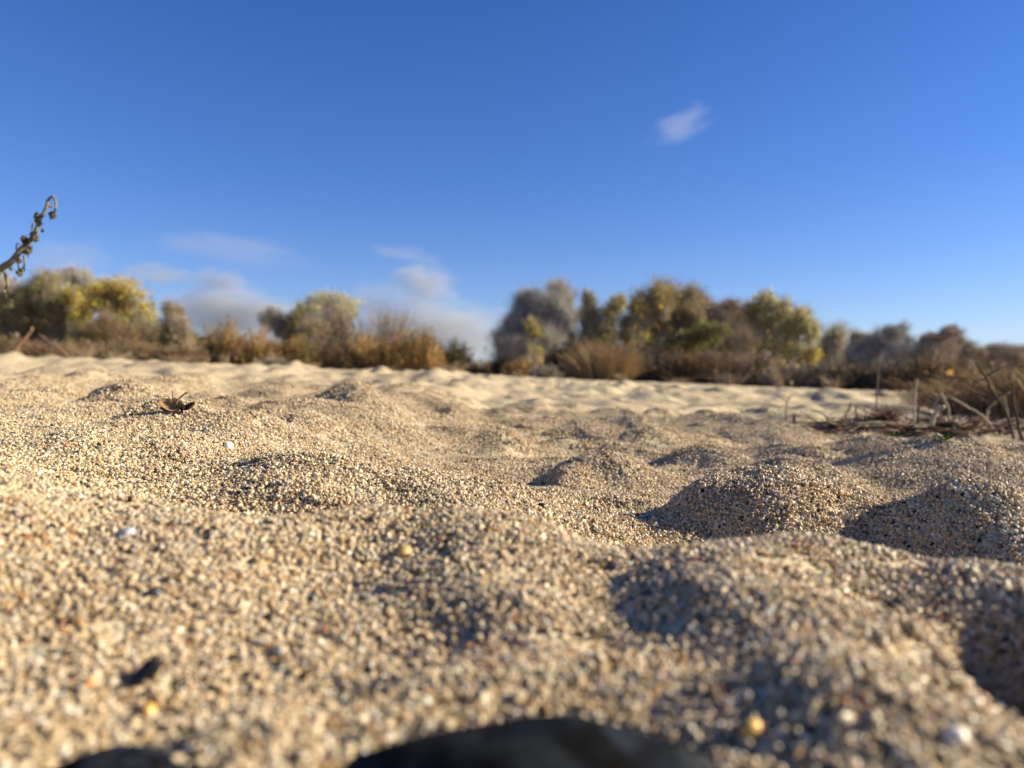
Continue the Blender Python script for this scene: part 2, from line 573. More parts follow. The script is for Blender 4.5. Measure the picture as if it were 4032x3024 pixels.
def hexpts(x0, x1, y0, y1, st, keep):
    xs, ys = np.meshgrid(np.arange(x0, x1, st), np.arange(y0, y1, st))
    p = np.stack([xs.ravel(), ys.ravel()], -1) + rng.normal(size=(xs.size, 2)) * st * .3
    return p[keep(p[:, 0], p[:, 1])]


KN = 12
c_near = patch_collection('grain_patch', KN, .0064, .00085, SH, .30, .18, .08)
c_mid = patch_collection('grain_patch_mid', KN, .0085, .0010, SH1, .06, .10, .22)
def by_slope(p, cap=2.4):
    nz = Hn(p[:, 0], p[:, 1], .003)[:, 2]
    return p[rng.random(len(p)) < np.minimum(1 / nz ** 2, cap) / cap]


c_fine = patch_collection('grain_patch_fine', KN, .0042, .00082, SH, .34, .20, .05)
pq_ = by_slope(hexpts(-.2, .2, .05, .22, .0032, lambda x, y: (np.abs(x) < .05 + .70 * y) & (np.hypot(x, y) < .205)))
scatter('sand_grains', c_fine, KN, pq_, 1.0, 'coarse sand grains closest to the lens, blurred by their nearness')
pn_ = hexpts(-.54, .54, -.08, .48, .0074, lambda x, y: (np.hypot(x, y) < .54) & (np.hypot(x, y + .02) > .035) & ((np.hypot(x, y) > .195) | (np.abs(x) > .045 + .70 * y)))
scatter('sand_grains', c_near, KN, pn_, 1.0, 'coarse pale sand grains heaped before the lens, each crystal apart')
pm_ = by_slope(hexpts(-1.3, 1.3, -.1, 1.3, .0082, lambda x, y: (np.abs(x) < .45 + .80 * y) & (np.hypot(x, y) > .50) & (np.hypot(x, y) < 1.35) & (rng.random(x.shape) > sm(np.hypot(x, y), .80, 1.35))), 1.5)
scatter('sand_grains', c_mid, KN, pm_, 1.0, 'sand grains on the open flat beyond the sharp mound')

# ------------------------------------------------------------------ trees and shrubs on the far bank
OLIVE, GREEN, DKGREEN = (.40, .37, .16), (.24, .25, .09), (.05, .075, .025)
YELLOW, GOLD, PALE = (.80, .58, .08), (.58, .39, .10), (.68, .65, .35)
GREY, GREYBR, BROWN, DKBROWN = (.42, .39, .35), (.38, .31, .235), (.25, .175, .10), (.08, .055, .04)
STRAW, RUST = (.46, .31, .145), (.33, .20, .09)


def mixpal(pal, n):
    c = np.array([p[:3] for p in [q[0] for q in pal]]); pw = np.array([q[1] for q in pal], float)
    return np.clip(c[rng.choice(len(c), n, p=pw / pw.sum())] * rng.uniform(.7, 1.3, (n, 1)), 0, .8)


def tree(name, label, cat, d, base_px, lobes, pal, twig=GREYBR, nleaf=520, ntwig=150, leaf=.115, group=None, lean=0.0):
    """lobes: (px, py, half-width px, half-height px) of each rounded mass of the crown, as it stands at distance d."""
    bx = X(base_px, d)
    g = hz(bx, d) - .05
    base = np.array([bx, d, g])
    root = empty(name, base, label, cat, group)
    k = d / F
    tb, br, cr = MB(), MB(), MB()
    L = []
    for (px, py, rx, ry) in lobes:
        c = np.array(P(px, py, d)) - base
        c[1] += rng.uniform(-.8, .8) * rx * k * 1.2
        L.append((c, rx * k * 1.1, max(ry, 6) * k * 1.08, 1.0))
    main = len(L)
    low = max(L, key=lambda q: q[1])
    for q in range(3):                                            # thin lower growth down to the ground
        c0, rx, rz, _ = L[rng.integers(main)]
        L.append((c0 * [1, 1, rng.uniform(.3, .55)] + [rng.normal() * rx * .4, rng.normal() * .4, 0], rx * .8, max(c0[2] * .3, .25), .45))
    top = max(q[0][2] for q in L)
    for n_, (c, rx, rz, full) in enumerate(L):
        if n_ < main:
            st = np.array([rng.uniform(-.12, .12) * (1 + n_), rng.uniform(-.2, .2), 0])
            m1 = st + (c - st) * .35 + np.array([-.25 * (c[0] - st[0]) * .6, 0, .1 * c[2]])
            m2 = st + (c - st) * .7 + rng.normal(size=3) * .08 * rx
            r0 = .022 * math.sqrt(max(top, 1)) + .015
            tube(tb, smooth_path([st, m1, m2, c + [0, 0, rz * .3]], 4), np.linspace(r0, .012, 13), np.array(twig) * .85, 6)
        ns = 9 if n_ < main else 5
        for q_ in range(ns):                                      # each mass breaks up into uneven sprays
            u_ = rng.normal(size=3); u_ /= np.linalg.norm(u_)
            cc0 = c + u_ * [rx, rx, rz] * rng.uniform(.3, .95)
            sx, sz = rx * rng.uniform(.38, .72), rz * rng.uniform(.35, .75)
            area = sx * sz
            nt_ = int(ntwig * (1.25 if name == 'bare_tree' else 1.0) * (.22 + area * 1.3))
            a = cc0 + rng.normal(size=(nt_, 3)) * [sx * .3, sx * .3, sz * .4] - [0, 0, sz * .6]
            q = rng.normal(size=(nt_, 3)); q[:, 2] = np.abs(q[:, 2]) * 1.3 + .3; q /= np.linalg.norm(q, axis=1)[:, None]
            b = cc0 + q * [sx, sx, sz] * rng.uniform(.7, 2.1, (nt_, 1)) * [1, 1, 1.15] - [0, 0, sz * .25] + np.array([lean * sz, 0, 0])
            prisms(br, a, b, .0075, .0022, np.array(twig) * rng.uniform(.75, 1.3, (nt_, 1)), (a + b) / 2 + rng.normal(size=(nt_, 3)) * .1 * sx)
            nl = int(.8 * nleaf * (.55 if name == 'bare_tree' else 1) * full * rng.uniform(.35, 1.2) * (.13 + area * 1.7))
            if nl:
                kc = 10 + int(16 * sx)
                qq = rng.normal(size=(kc, 3)); qq /= np.linalg.norm(qq, axis=1)[:, None]
                cc = cc0 + qq * [sx, sx, sz] * (rng.random((kc, 1)) ** .4) * 1.15
                pk = rng.integers(0, kc, nl)
                pts = cc[pk] + rng.normal(size=(nl, 3)) * np.array([sx, sx, sz]) * .33
                pts[:, 2] = np.maximum(pts[:, 2], .05)
                tint = rng.uniform(.75, 1.3, (kc, 1))[pk] * rng.uniform(.85, 1.2)
                leaves(cr, pts, leaf * .85 * rng.uniform(.5, 1.3, nl), np.clip(mixpal(pal, nl) * tint, 0, .8))
    tb.build('trunk', M_bark, root)
    if br.n: br.build('branches', M_bark, root)
    if cr.n: cr.build('crown', M_leaf, root)
    return root


def shrub(name, label, cat, d, px0, px1, top, pal, n=700, leafn=900, spread=.55, group=None, leaf=.07, thin=.007, tops=None, dx=0.0):
    """A thicket of stems that rise in a fan from the ground between px0 and px1, reaching row top."""
    cxp = (px0 + px1) / 2
    bx = X(cxp, d)
    g = hz(bx, d) - .03
    base = np.array([bx, d, g])
    root = empty(name, base, label, cat, group)
    hw = (px1 - px0) / 2 / F * d * 1.22
    hh = (CAM_H - (top - HY) / F * d) - g
    st, fo = MB(), MB()
    t = rng.uniform(-1, 1, n)
    a = np.stack([t * hw * .55, rng.uniform(-.5, .5, n) * hw, np.zeros(n)], -1)
    env = np.sqrt(np.clip(1 - (np.abs(t) * .93) ** 3, 0.06, 1))
    hgt = hh * env * rng.uniform(.45, 1.15, n) * (1 + .42 * pn(t * 2.6 + bx, np.full(n, 3.3 + d)))
    b = a + np.stack([t * hw * .45 + rng.normal(size=n) * hw * .14 * spread + dx * hgt, rng.normal(size=n) * hw * .3, hgt], -1)
    m = a + (b - a) * .55 + np.stack([-(b - a)[:, 0] * .12, np.zeros(n), hgt * .06], -1)
    cs = np.clip(mixpal(pal, n) * (1 + .5 * pn(t * 3.1 + 7 * bx, np.full(n, 1.7 * d)))[:, None], .005, .8)
    prisms(st, a, b, thin * 1.6, thin * .5, cs * .8, m)
    if leafn:
        pk = rng.integers(0, n, leafn)
        tt = rng.uniform(.18, 1.0, (leafn, 1))
        pts = a[pk] + (b - a)[pk] * tt + rng.normal(size=(leafn, 3)) * leaf * .9
        pts[:, 2] = np.maximum(pts[:, 2], .03)
        leaves(fo, pts, leaf * rng.uniform(.6, 1.5, leafn), np.clip(cs[pk] * rng.uniform(.7, 1.35, (leafn, 1)), 0, .8), up=1.2)
    st.build('stems', M_straw, root)
    if fo.n: fo.build('foliage', M_leaf, root)
    return root


TG = 'trees along the far bank'
# --- left group
tree('cottonwood_tree', 'wide olive green tree with brownish top behind the dry weed stem', 'tree', 46, 190,
     [(60, 1240, 58, 75), (135, 1180, 70, 68), (205, 1150, 62, 66), (255, 1230, 60, 80), (150, 1290, 110, 70)], [(OLIVE, 5), (GREEN, 3), (GOLD, 1)], group=TG)
tree('bare_tree', 'grey leafless tree poking up between the olive and the yellow crown', 'tree', 54, 305,
     [(265, 1095, 38, 38), (325, 1100, 38, 40), (300, 1150, 50, 55)], [(GREY, 3), (OLIVE, 1)], GREY, 120, 420, .08, TG)
tree('bare_tree', 'grey bare tree cut by the left edge behind the weed stem', 'tree', 52, -30,
     [(0, 1150, 48, 50), (-50, 1180, 60, 80), (20, 1250, 50, 70)], [(GREYBR, 3), (BROWN, 1)], GREYBR, 160, 360, .09, TG)
tree('yellow_tree', 'small bright yellow tree squeezed beside the wide olive crown', 'tree', 43, 285,
     [(285, 1180, 30, 36), (300, 1240, 38, 40)], [(YELLOW, 4), (OLIVE, 3)], group=TG)
tree('yellow_tree', 'golden yellow cottonwood with grey limbs bare below its bright crown', 'tree', 45, 470,
     [(400, 1170, 58, 52), (470, 1140, 62, 48), (535, 1185, 55, 60), (460, 1215, 80, 50), (560, 1265, 34, 55), (500, 1250, 30, 30)],
     [(YELLOW, 5), (GOLD, 3), (OLIVE, 2)], GREY, 520, 160, .12, TG)
tree('bare_tree', 'grey undergrown tree beneath the golden yellow crown', 'tree', 42, 420,
     [(370, 1300, 60, 60), (440, 1310, 60, 50), (500, 1330, 50, 50)], [(BROWN, 3), (GREEN, 2), (GREYBR, 2)], BROWN, 200, 260, .08, TG)
tree('olive_tree', 'narrow olive topped tree just right of the golden yellow cottonwood', 'tree', 47, 600,
     [(595, 1240, 32, 48), (600, 1310, 36, 50)], [(OLIVE, 4), (PALE, 2)], group=TG)
tree('bushy_tree', 'dark grey brown bushy tree at the right end of the left group', 'tree', 44, 670,
     [(610, 1320, 50, 60), (668, 1240, 40, 38), (715, 1310, 40, 66), (655, 1340, 70, 66)], [(GREYBR, 4), (OLIVE, 3), (BROWN, 2)], GREYBR, 420, 260, .1, TG)
tree('evergreen_tree', 'tiny dark green tree far off in the gap beside the golden shrubs', 'tree', 85, 782,
     [(782, 1340, 26, 24)], [(DKGREEN, 5), (GREEN, 2)], BROWN, 420, 60, .16, TG)
# --- middle left group
tree('bare_tree', 'thin grey green tree standing left of the round pale crown', 'tree', 47, 1100,
     [(1085, 1250, 40, 40), (1118, 1275, 46, 44), (1140, 1320, 50, 40)], [(GREY, 3), (OLIVE, 3)], GREY, 260, 220, .09, TG)
tree('olive_tree', 'slim olive tree touching the left side of the round pale crown', 'tree', 45, 1178,
     [(1178, 1245, 34, 44), (1185, 1310, 40, 46)], [(OLIVE, 4), (GOLD, 2)], BROWN, 420, 140, .1, TG)
tree('cottonwood_tree', 'round crowned tree pale yellow on top above the golden shrubs', 'tree', 46, 1285,
     [(1290, 1195, 78, 50), (1250, 1235, 55, 50), (1330, 1235, 45, 45)], [(PALE, 5), (YELLOW, 2), (GREY, 3)], GREY, 480, 240, .11, TG)
tree('bushy_tree', 'brown leafless tree under the round pale yellow crown', 'tree', 43, 1300,
     [(1300, 1270, 60, 50), (1270, 1330, 70, 55), (1345, 1310, 45, 50)], [(BROWN, 4), (GREYBR, 3)], GREYBR, 380, 380, .1, TG)
# --- middle right group
tree('bare_tree', 'low grey tree at the left end of the tall bare trees', 'tree', 44, 2020,
     [(2005, 1330, 60, 48), (2030, 1280, 45, 48), (2050, 1380, 60, 50)], [(GREY, 5), (OLIVE, 1)], GREY, 280, 420, .08, TG)
tree('bare_tree', 'tall rounded grey tree second in the row of bare trees', 'tree', 46, 2085,
     [(2072, 1205, 50, 50), (2080, 1270, 62, 50), (2110, 1340, 62, 60)], [(GREY, 5), (OLIVE, 2)], GREY, 280, 420, .08, TG)
tree('bare_tree', 'tallest grey bare tree of the row with a domed top', 'tree', 45, 2180,
     [(2195, 1165, 57, 52), (2160, 1230, 60, 60), (2215, 1250, 50, 70), (2180, 1340, 70, 60)], [(GREY, 5), (GREYBR, 3)], GREY, 300, 460, .08, TG)
tree('yellow_tree', 'small yellow tinged sapling in front of the grey bare trunks', 'tree', 42, 2115,
     [(2105, 1295, 30, 42)], [(YELLOW, 2), (OLIVE, 4), (DKGREEN, 1)], GREYBR, 520, 120, .08, TG)
tree('olive_tree', 'slender grey olive tree right of the tallest bare tree', 'tree', 46, 2310,
     [(2322, 1185, 32, 44), (2300, 1240, 45, 50), (2330, 1320, 50, 50)], [(OLIVE, 4), (GREY, 3)], GREYBR, 320, 260, .09, TG)
tree('yellow_tree', 'yellow leaved tree with a pointed top over the spiky golden grass', 'tree', 45, 2410,
     [(2428, 1205, 32, 42), (2400, 1250, 45, 44), (2405, 1320, 50, 40)], [(YELLOW, 4), (OLIVE, 4), (GREY, 1)], GREYBR, 360, 200, .09, TG)
tree('yellow_tree', 'yellow tree rising left of the tall olive trees', 'tree', 46, 2495,
     [(2505, 1225, 37, 44), (2485, 1275, 40, 44), (2495, 1340, 42, 44)], [(YELLOW, 4), (GOLD, 2), (OLIVE, 4)], GREYBR, 380, 180, .09, TG)
tree('cottonwood_tree', 'tall olive gold tree in the middle of the right hand group', 'tree', 47, 2595,
     [(2590, 1185, 65, 58), (2560, 1240, 62, 50), (2610, 1270, 60, 60), (2590, 1340, 60, 60)], [(OLIVE, 5), (GOLD, 2), (GREYBR, 2)], GREYBR, 460, 240, .1, TG)
tree('bushy_tree', 'brown topped round tree between two olive crowns', 'tree', 48, 2685,
     [(2685, 1185, 57, 46), (2680, 1245, 60, 46), (2700, 1310, 55, 44)], [(GREYBR, 4), (OLIVE, 3), (GOLD, 1)], GREYBR, 420, 260, .1, TG)
tree('bushy_tree', 'dull greyish brown tree left of the dark brown one', 'tree', 49, 2775,
     [(2775, 1205, 55, 44), (2800, 1260, 57, 46)], [(GREYBR, 5), (BROWN, 2)], GREYBR, 420, 320, .1, TG)
tree('bushy_tree', 'dark brown leafless tree beside the big pale yellow one', 'tree', 44, 2870,
     [(2872, 1240, 57, 48), (2855, 1300, 62, 50), (2885, 1350, 62, 60)], [(BROWN, 4), (DKBROWN, 3)], GREYBR, 330, 420, .085, TG)
tree('green_shrub', 'dark green leafy bush half way up the brown thicket', 'bush', 41, 2760,
     [(2790, 1310, 57, 42), (2735, 1335, 57, 36), (2660, 1362, 57, 30)], [(DKGREEN, 2), (GREEN, 5), (OLIVE, 2)], BROWN, 700, 90, .09)
tree('cottonwood_tree', 'big pale yellow green tree with feathery rounded crown', 'tree', 45, 3050,
     [(2955, 1222, 64, 48), (3025, 1215, 56, 50), (3105, 1250, 60, 56), (3155, 1300, 45, 60), (3040, 1290, 90, 50), (2985, 1350, 70, 60), (3090, 1360, 70, 60)],
     [(PALE, 6), (OLIVE, 2), (YELLOW, 1)], GREYBR, 420, 220, .1, TG)
tree('yellow_tree', 'little orange yellow tree low at the foot of the pale crown', 'tree', 40, 3200,
     [(3198, 1395, 45, 34), (3160, 1430, 27, 20)], [(YELLOW, 4), (GOLD, 3), (OLIVE, 3)], GREYBR, 420, 160, .08, TG)
tree('cottonwood_tree', 'faint pale tree right of the big pale yellow green one', 'tree', 55, 3265,
     [(3262, 1330, 57, 48), (3285, 1380, 50, 40)], [(PALE, 5), (OLIVE, 3), (GREY, 2)], GREY, 320, 220, .1, TG)
# --- right group
tree('bushy_tree', 'dark thin topped tree starting the low group at right', 'tree', 36, 3385,
     [(3372, 1350, 34, 36), (3350, 1420, 40, 50), (3410, 1430, 50, 50)], [(GREYBR, 4), (GREY, 4), (OLIVE, 1)], GREYBR, 230, 420, .07, TG)
tree('bare_tree', 'wind swept dark tree with feathery top bent to the right', 'tree', 34, 3480,
     [(3520, 1305, 38, 30), (3480, 1345, 54, 36), (3550, 1335, 34, 26), (3440, 1385, 56, 44), (3520, 1410, 60, 56)], [(GREYBR, 3), (OLIVE, 2), (GREY, 4)], GREY, 200, 460, .065, TG, .5)
tree('bare_tree', 'wind swept grey tree leaning to the right under open sky', 'tree', 33, 3650,
     [(3720, 1320, 34, 26), (3675, 1350, 46, 34), (3640, 1390, 56, 40), (3710, 1400, 50, 44)], [(GREY, 5), (GREYBR, 3)], GREYBR, 240, 420, .07, TG, .6)
tree('bare_tree', 'grey twiggy tree behind the long slanting dark stick', 'tree', 35, 3790,
     [(3785, 1370, 40, 36), (3830, 1390, 44, 34), (3770, 1420, 60, 44)], [(GREY, 5), (OLIVE, 1)], GREYBR, 220, 420, .07, TG, .3)
tree('bare_tree', 'low grey twiggy tree right of the slanting dark stick', 'tree', 36, 3910,
     [(3900, 1400, 50, 36), (3950, 1410, 44, 34), (3880, 1440, 60, 40)], [(GREY, 5), (GREYBR, 2)], GREYBR, 220, 420, .07, TG, .3)
tree('bare_tree', 'grey twiggy tree cut by the right edge', 'tree', 37, 4040,
     [(4010, 1405, 44, 36), (4080, 1400, 60, 44), (4030, 1450, 60, 36)], [(GREY, 5), (GREYBR, 2)], GREYBR, 220, 420, .07, TG, .2)

SG = 'dry shrubs in front of the trees'
GOLDS = [(STRAW, 4), (RUST, 4), (GOLD, 2)]
shrub('golden_shrub', 'orange gold shrub with a peaked top, first right of the gap', 'shrub', 34, 805, 950, 1278, GOLDS, group=SG)
shrub('golden_shrub', 'orange gold shrub between the peaked one and the grey tuft', 'shrub', 33, 930, 1090, 1300, GOLDS, group=SG)
shrub('golden_shrub', 'low golden shrub under the slim olive tree', 'shrub', 34, 1075, 1230, 1335, GOLDS + [(OLIVE, 2)], group=SG)
shrub('grey_shrub', 'pale grey tuft at the foot of the golden shrubs', 'shrub', 28, 1030, 1160, 1410, [(GREYBR, 3), ((.36, .30, .22), 4)], 500, 300, group=SG)
shrub('brown_shrub', 'dark golden brown shrub under the round pale crown', 'shrub', 35, 1170, 1410, 1340, [(RUST, 4), (BROWN, 4), (OLIVE, 1)], 900, 1200, group=SG)
shrub('tamarisk_shrub', 'tall shrub with reddish bare twigs sticking out above its gold leaves', 'shrub', 36, 1360, 1640, 1240, [(GREYBR, 4), (RUST, 3), (STRAW, 2)], 900, 500, 1.0, SG)
shrub('golden_shrub', 'broad golden shrub in front of the reddish bare twigs', 'shrub', 33, 1380, 1600, 1330, GOLDS, 900, 1300, group=SG)
shrub('golden_shrub', 'bright golden shrub sloping down to the dark bush', 'shrub', 33, 1550, 1730, 1305, GOLDS, 900, 1200, .8, SG)
shrub('dark_shrub', 'dark brown spiky bush at the left of the sky gap', 'shrub', 35, 1715, 1850, 1345, [(DKBROWN, 4), (BROWN, 3), (OLIVE, 1)], 700, 800, group=SG)
shrub('dark_shrub', 'low brown bush sinking into the sky gap', 'shrub', 35, 1800, 1950, 1420, [(BROWN, 4), (DKBROWN, 2), (RUST, 2)], 500, 600, group=SG)
shrub('golden_shrub', 'small orange shrub on the sand below the low grey tree', 'shrub', 32, 1985, 2110, 1420, GOLDS, 500, 500, group=SG)
shrub('dark_shrub', 'small blackish bush at the left foot of the grey trees', 'shrub', 34, 1940, 2030, 1400, [(DKBROWN, 4), (DKGREEN, 3)], 400, 500, group=SG)
shrub('grey_shrub', 'pale grey tuft of stalks left of the blackest bush', 'shrub', 24, 2090, 2200, 1440, [((.34, .29, .24), 4), (GREYBR, 2)], 420, 160, group=SG)
shrub('dark_shrub', 'blackest bush left of the spiky golden grass', 'shrub', 33, 2170, 2360, 1345, [((.025, .018, .015), 5), (DKBROWN, 2)], 900, 1500, group=SG)
shrub('golden_grass', 'big spiky clump of golden grass fanning out before dark bushes', 'grass clump', 27, 2240, 2510, 1345, [(STRAW, 5), (RUST, 3), ((.5, .36, .17), 2)], 1500, 0, 1.3, None, .06, .006)
shrub('dark_shrub', 'dark bush with pale stems right of the spiky golden grass', 'shrub', 33, 2490, 2640, 1395, [(DKBROWN, 5), (GREY, 1)], 700, 800, group=SG)
shrub('brown_shrub', 'brown thicket below the tall olive gold tree', 'shrub', 32, 2600, 2780, 1385, [(BROWN, 4), (DKBROWN, 3), (RUST, 2)], 800, 800, group=SG)
shrub('brown_shrub', 'brown thicket with upright stems under the dark brown tree', 'shrub', 32, 2740, 2920, 1375, [(BROWN, 4), (RUST, 2), (GREYBR, 2)], 900, 700, group=SG)
shrub('brown_shrub', 'dusky brown thicket under the left side of the pale crown', 'shrub', 32, 2890, 3070, 1400, [(BROWN, 3), (DKBROWN, 2), (GREYBR, 3)], 900, 600, group=SG)
shrub('grey_shrub', 'grey brown thicket spilling onto the sand under the pale crown', 'shrub', 28, 3020, 3220, 1430, [(GREYBR, 5), (BROWN, 2), (DKBROWN, 1)], 900, 400, 1.0, SG)
shrub('grey_shrub', 'grey brown thicket below the little orange yellow tree', 'shrub', 28, 3180, 3350, 1435, [(GREYBR, 4), (BROWN, 3), (DKBROWN, 2)], 800, 500, group=SG)
shrub('brown_shrub', 'dark thicket under the dark thin topped tree', 'shrub', 27, 3310, 3480, 1450, [(BROWN, 3), (DKBROWN, 4)], 800, 700, group=SG)
shrub('brown_shrub', 'dark brown thicket under the wind swept trees', 'shrub', 26, 3440, 3620, 1440, [(BROWN, 3), (DKBROWN, 3), (GREYBR, 2)], 800, 700, group=SG)
shrub('brown_shrub', 'rounded brown bush behind the pale upright stalk', 'shrub', 24, 3570, 3770, 1420, [(BROWN, 5), (RUST, 2), (DKBROWN, 2)], 900, 1000, group=SG)
shrub('golden_shrub', 'golden bush behind the slanting dark stick', 'shrub', 20, 3720, 3920, 1480, GOLDS + [(BROWN, 5)], 900, 700, group=SG)
shrub('golden_shrub', 'golden brown bush cut by the right edge', 'shrub', 19, 3880, 4120, 1455, GOLDS + [(BROWN, 5)], 900, 800, group=SG)
for (a_, b_, t_, dd, lab) in [(-60, 110, 1335, 30, 'rusty brown thicket under the grey tree cut by the left edge'), (80, 250, 1352, 29, 'rusty brown thicket below the wide olive crown'),
                              (220, 400, 1345, 31, 'pinkish grey brush below the small bright yellow tree'), (370, 540, 1350, 30, 'dull brown brush below the golden yellow cottonwood'),
                              (510, 680, 1362, 30, 'brown brush below the narrow olive topped tree'), (650, 800, 1370, 30, 'rusty brush closing the left group beside the gap')]:
    shrub('brown_shrub', lab, 'shrub', dd, a_, b_, t_, [(RUST, 3), (BROWN, 3), ((.33, .25, .18), 3)], 700, 600, group=SG)

for (a_, b_, t_, dd, lab) in [(1960, 2240, 1270, 52, 'grey far brush behind the row of tall bare trees'), (2200, 2480, 1255, 54, 'grey far brush behind the yellow leaved trees'),
                              (2440, 2720, 1260, 55, 'brownish far brush behind the tall olive gold tree'), (2680, 2960, 1280, 53, 'brownish far brush behind the dark brown leafless tree'),
                              (2920, 3220, 1320, 54, 'grey far brush behind the big pale yellow green tree'), (3160, 3440, 1385, 52, 'grey far brush behind the faint pale tree'),
                              (3400, 3680, 1350, 45, 'dark far brush behind the wind swept trees'), (3640, 3900, 1380, 46, 'grey far brush behind the slanting dark stick'), (3860, 4140, 1395, 46, 'grey far brush running out of the right edge'),
                              (-80, 220, 1300, 55, 'dull far brush behind the wide olive crown'), (180, 480, 1270, 56, 'dull far brush behind the golden yellow cottonwood'), (440, 760, 1300, 55, 'dull far brush behind the dark grey brown bushy tree'),
                              (1060, 1400, 1345, 52, 'dull far brush behind the round pale crown')]:
    shrub('far_brush', lab, 'brush', dd, a_, b_, t_, [(GREYBR, 5), (GREY, 4), (BROWN, 2), (OLIVE, 2)], 1100, 800, 1.6, 'far brush behind the trees', .09, .011)

# ------------------------------------------------------------------ dried weed leaning in at the left
def relpath(pts, d, base, dy=None):
    o = []
    for k, (px, py) in enumerate(pts):
        v = np.array(P(px, py, d + (dy[k] if dy is not None else 0))) - base
        o.append(v)
    return np.array(o)


def ico(sub=2):
    bm = bmesh.new(); bmesh.ops.create_icosphere(bm, subdivisions=sub, radius=1)
    v = np.array([p.co[:] for p in bm.verts]); f = np.array([[q.index for q in p.verts] for p in bm.faces]); bm.free()
    return v, f


ICO_V, ICO_F = ico(2)
ICO3_V, ICO3_F = ico(3)


def crumple(mb, c, rx, rz, colr, rough=.28, seed=0):
    g = np.random.default_rng(seed)
    v = ICO_V * (1 + g.normal(size=(len(ICO_V), 1)) * rough * .6) * np.array([rx, (rx + rz) / 2, rz]) + g.normal(size=ICO_V.shape) * rough * .25 * min(rx, rz)
    mb.add(v + c, ICO_F, np.clip(np.asarray(colr) * g.uniform(.6, 1.4, (len(ICO_F), 1)), 0, .8))


WD = .58
wb = np.array(P(-300, 1530, WD)); wb[2] = hz(wb[0], wb[1])
weed = empty('dried_weed', wb, 'dried weed stem with curled pods leaning into the left edge against the sky', 'weed')
mb = MB()
sp = smooth_path(np.concatenate([[np.zeros(3)], relpath([(-250, 1340), (-150, 1190), (0, 1061), (45, 1030), (81, 985), (108, 958), (131, 930), (149, 890), (156, 863), (174, 836), (185, 808), (186, 790)], WD, wb)]), 5)
tube(mb, sp, np.linspace(.0030, .0010, len(sp)), (.17, .16, .10), 8)
mb.build('stem', M_twig, weed, True)
for pts_, r_ in [([(185, 792), (198, 779), (209, 774), (219, 795), (219, 822), (212, 838)], .0010), ([(131, 925), (126, 900), (130, 878), (140, 866)], .0006),
                 ([(68, 992), (64, 976), (66, 964), (74, 957), (82, 962)], .0006), ([(94, 1008), (97, 1038), (92, 1058), (88, 1066)], .0008), ([(86, 990), (98, 997), (112, 998), (120, 990)], .0010),
                 ([(16, 1066), (24, 1095), (29, 1120), (22, 1140), (14, 1150), (22, 1172)], .0010), ([(75, 1010), (74, 1040), (75, 1066)], .0009)]:
    mb = MB(); q = smooth_path(relpath(pts_, WD, wb, rng.normal(size=len(pts_)) * .003), 5)
    tube(mb, q, np.linspace(r_ * 1.1, r_ * .8, len(q)), (.19, .16, .10), 6)
    mb.build('tendril', M_twig, weed, True)
for k, (px, py, r_, asp) in enumerate([(208, 848, 13, 1.1), (194, 811, 10, .7), (147, 852, 11, 1.3), (143, 872, 7, 1), (162, 882, 6, 1.2), (168, 908, 6, 1.2), (138, 938, 11, 1.5), (124, 922, 8, 1),
                                       (96, 944, 12, 1.1), (104, 962, 9, .8), (110, 992, 14, .7), (120, 980, 8, 1.4), (75, 1028, 9, 1.2), (75, 1076, 11, 1.1), (90, 1062, 8, 1.2), (34, 1048, 10, .8), (44, 1060, 6, 1), (18, 1160, 7, 1.4)]):
    mb = MB()
    kk = WD / F
    c0 = np.array(P(px, py, WD + rng.normal() * .002)) - wb
    crumple(mb, np.zeros(3), r_ * kk, r_ * kk * asp, [(.10, .075, .045), (.15, .12, .06), (.07, .05, .035)][k % 3], .35, 40 + k)
    for _ in range(3):                                           # shrivelled bracts
        e = rng.normal(size=3); e[1] *= .5; e /= np.linalg.norm(e)
        tube(mb, [np.zeros(3), e * r_ * kk * .9, e * r_ * kk * 1.5 + [0, 0, -.0004]], [r_ * kk * .4, r_ * kk * .3, r_ * kk * .08], (.15, .12, .065), 4)
    mb.build('seed_pod', M_dryleaf, weed, loc=c0)


# ------------------------------------------------------------------ twigs, stalks and leaves lying on the sand
def ground_at(px, py, d0=.2, d1=60):
    """Where the line of sight through (px, py) meets the sand: the distance in metres."""
    dd = np.geomspace(d0, d1, 4000)
    z = H(X(px, dd), dd); ray = CAM_H - (py - HY) / F * dd
    k = np.argmax(ray <= z)
    return float(dd[k]) if ray[k] <= z[k] else None


TW = 'twigs and stalks in the debris at right'


def stick(name, label, cat, pts, d, wpx, colr, mat=None, branches=(), group=None, taper=.6, dy=None, sink=True):
    p0 = np.array(P(pts[-1][0], pts[-1][1], d))
    zb = hz(p0[0], p0[1])
    base = np.array([p0[0], p0[1], zb])
    root = empty(name, base, label, cat, group)
    q = relpath(pts, d, base, dy)
    if sink: q[-1][2] = -.002
    q = smooth_path(q, 5)
    q = q + np.random.default_rng(int(pts[0][0])).normal(size=q.shape) * wpx * d / F * .12
    mb = MB(); r = wpx * d / F / 2
    tube(mb, q, np.linspace(r * taper, r, len(q)), colr, 7)
    mb.build('stem', mat or M_twig, root, True)
    for b in branches:
        mb = MB(); bb = smooth_path(relpath(b, d, base), 5)
        tube(mb, bb, np.linspace(r * .6, r * .25, len(bb)), colr, 6)
        mb.build('side_twig', mat or M_twig, root, True)
    return root


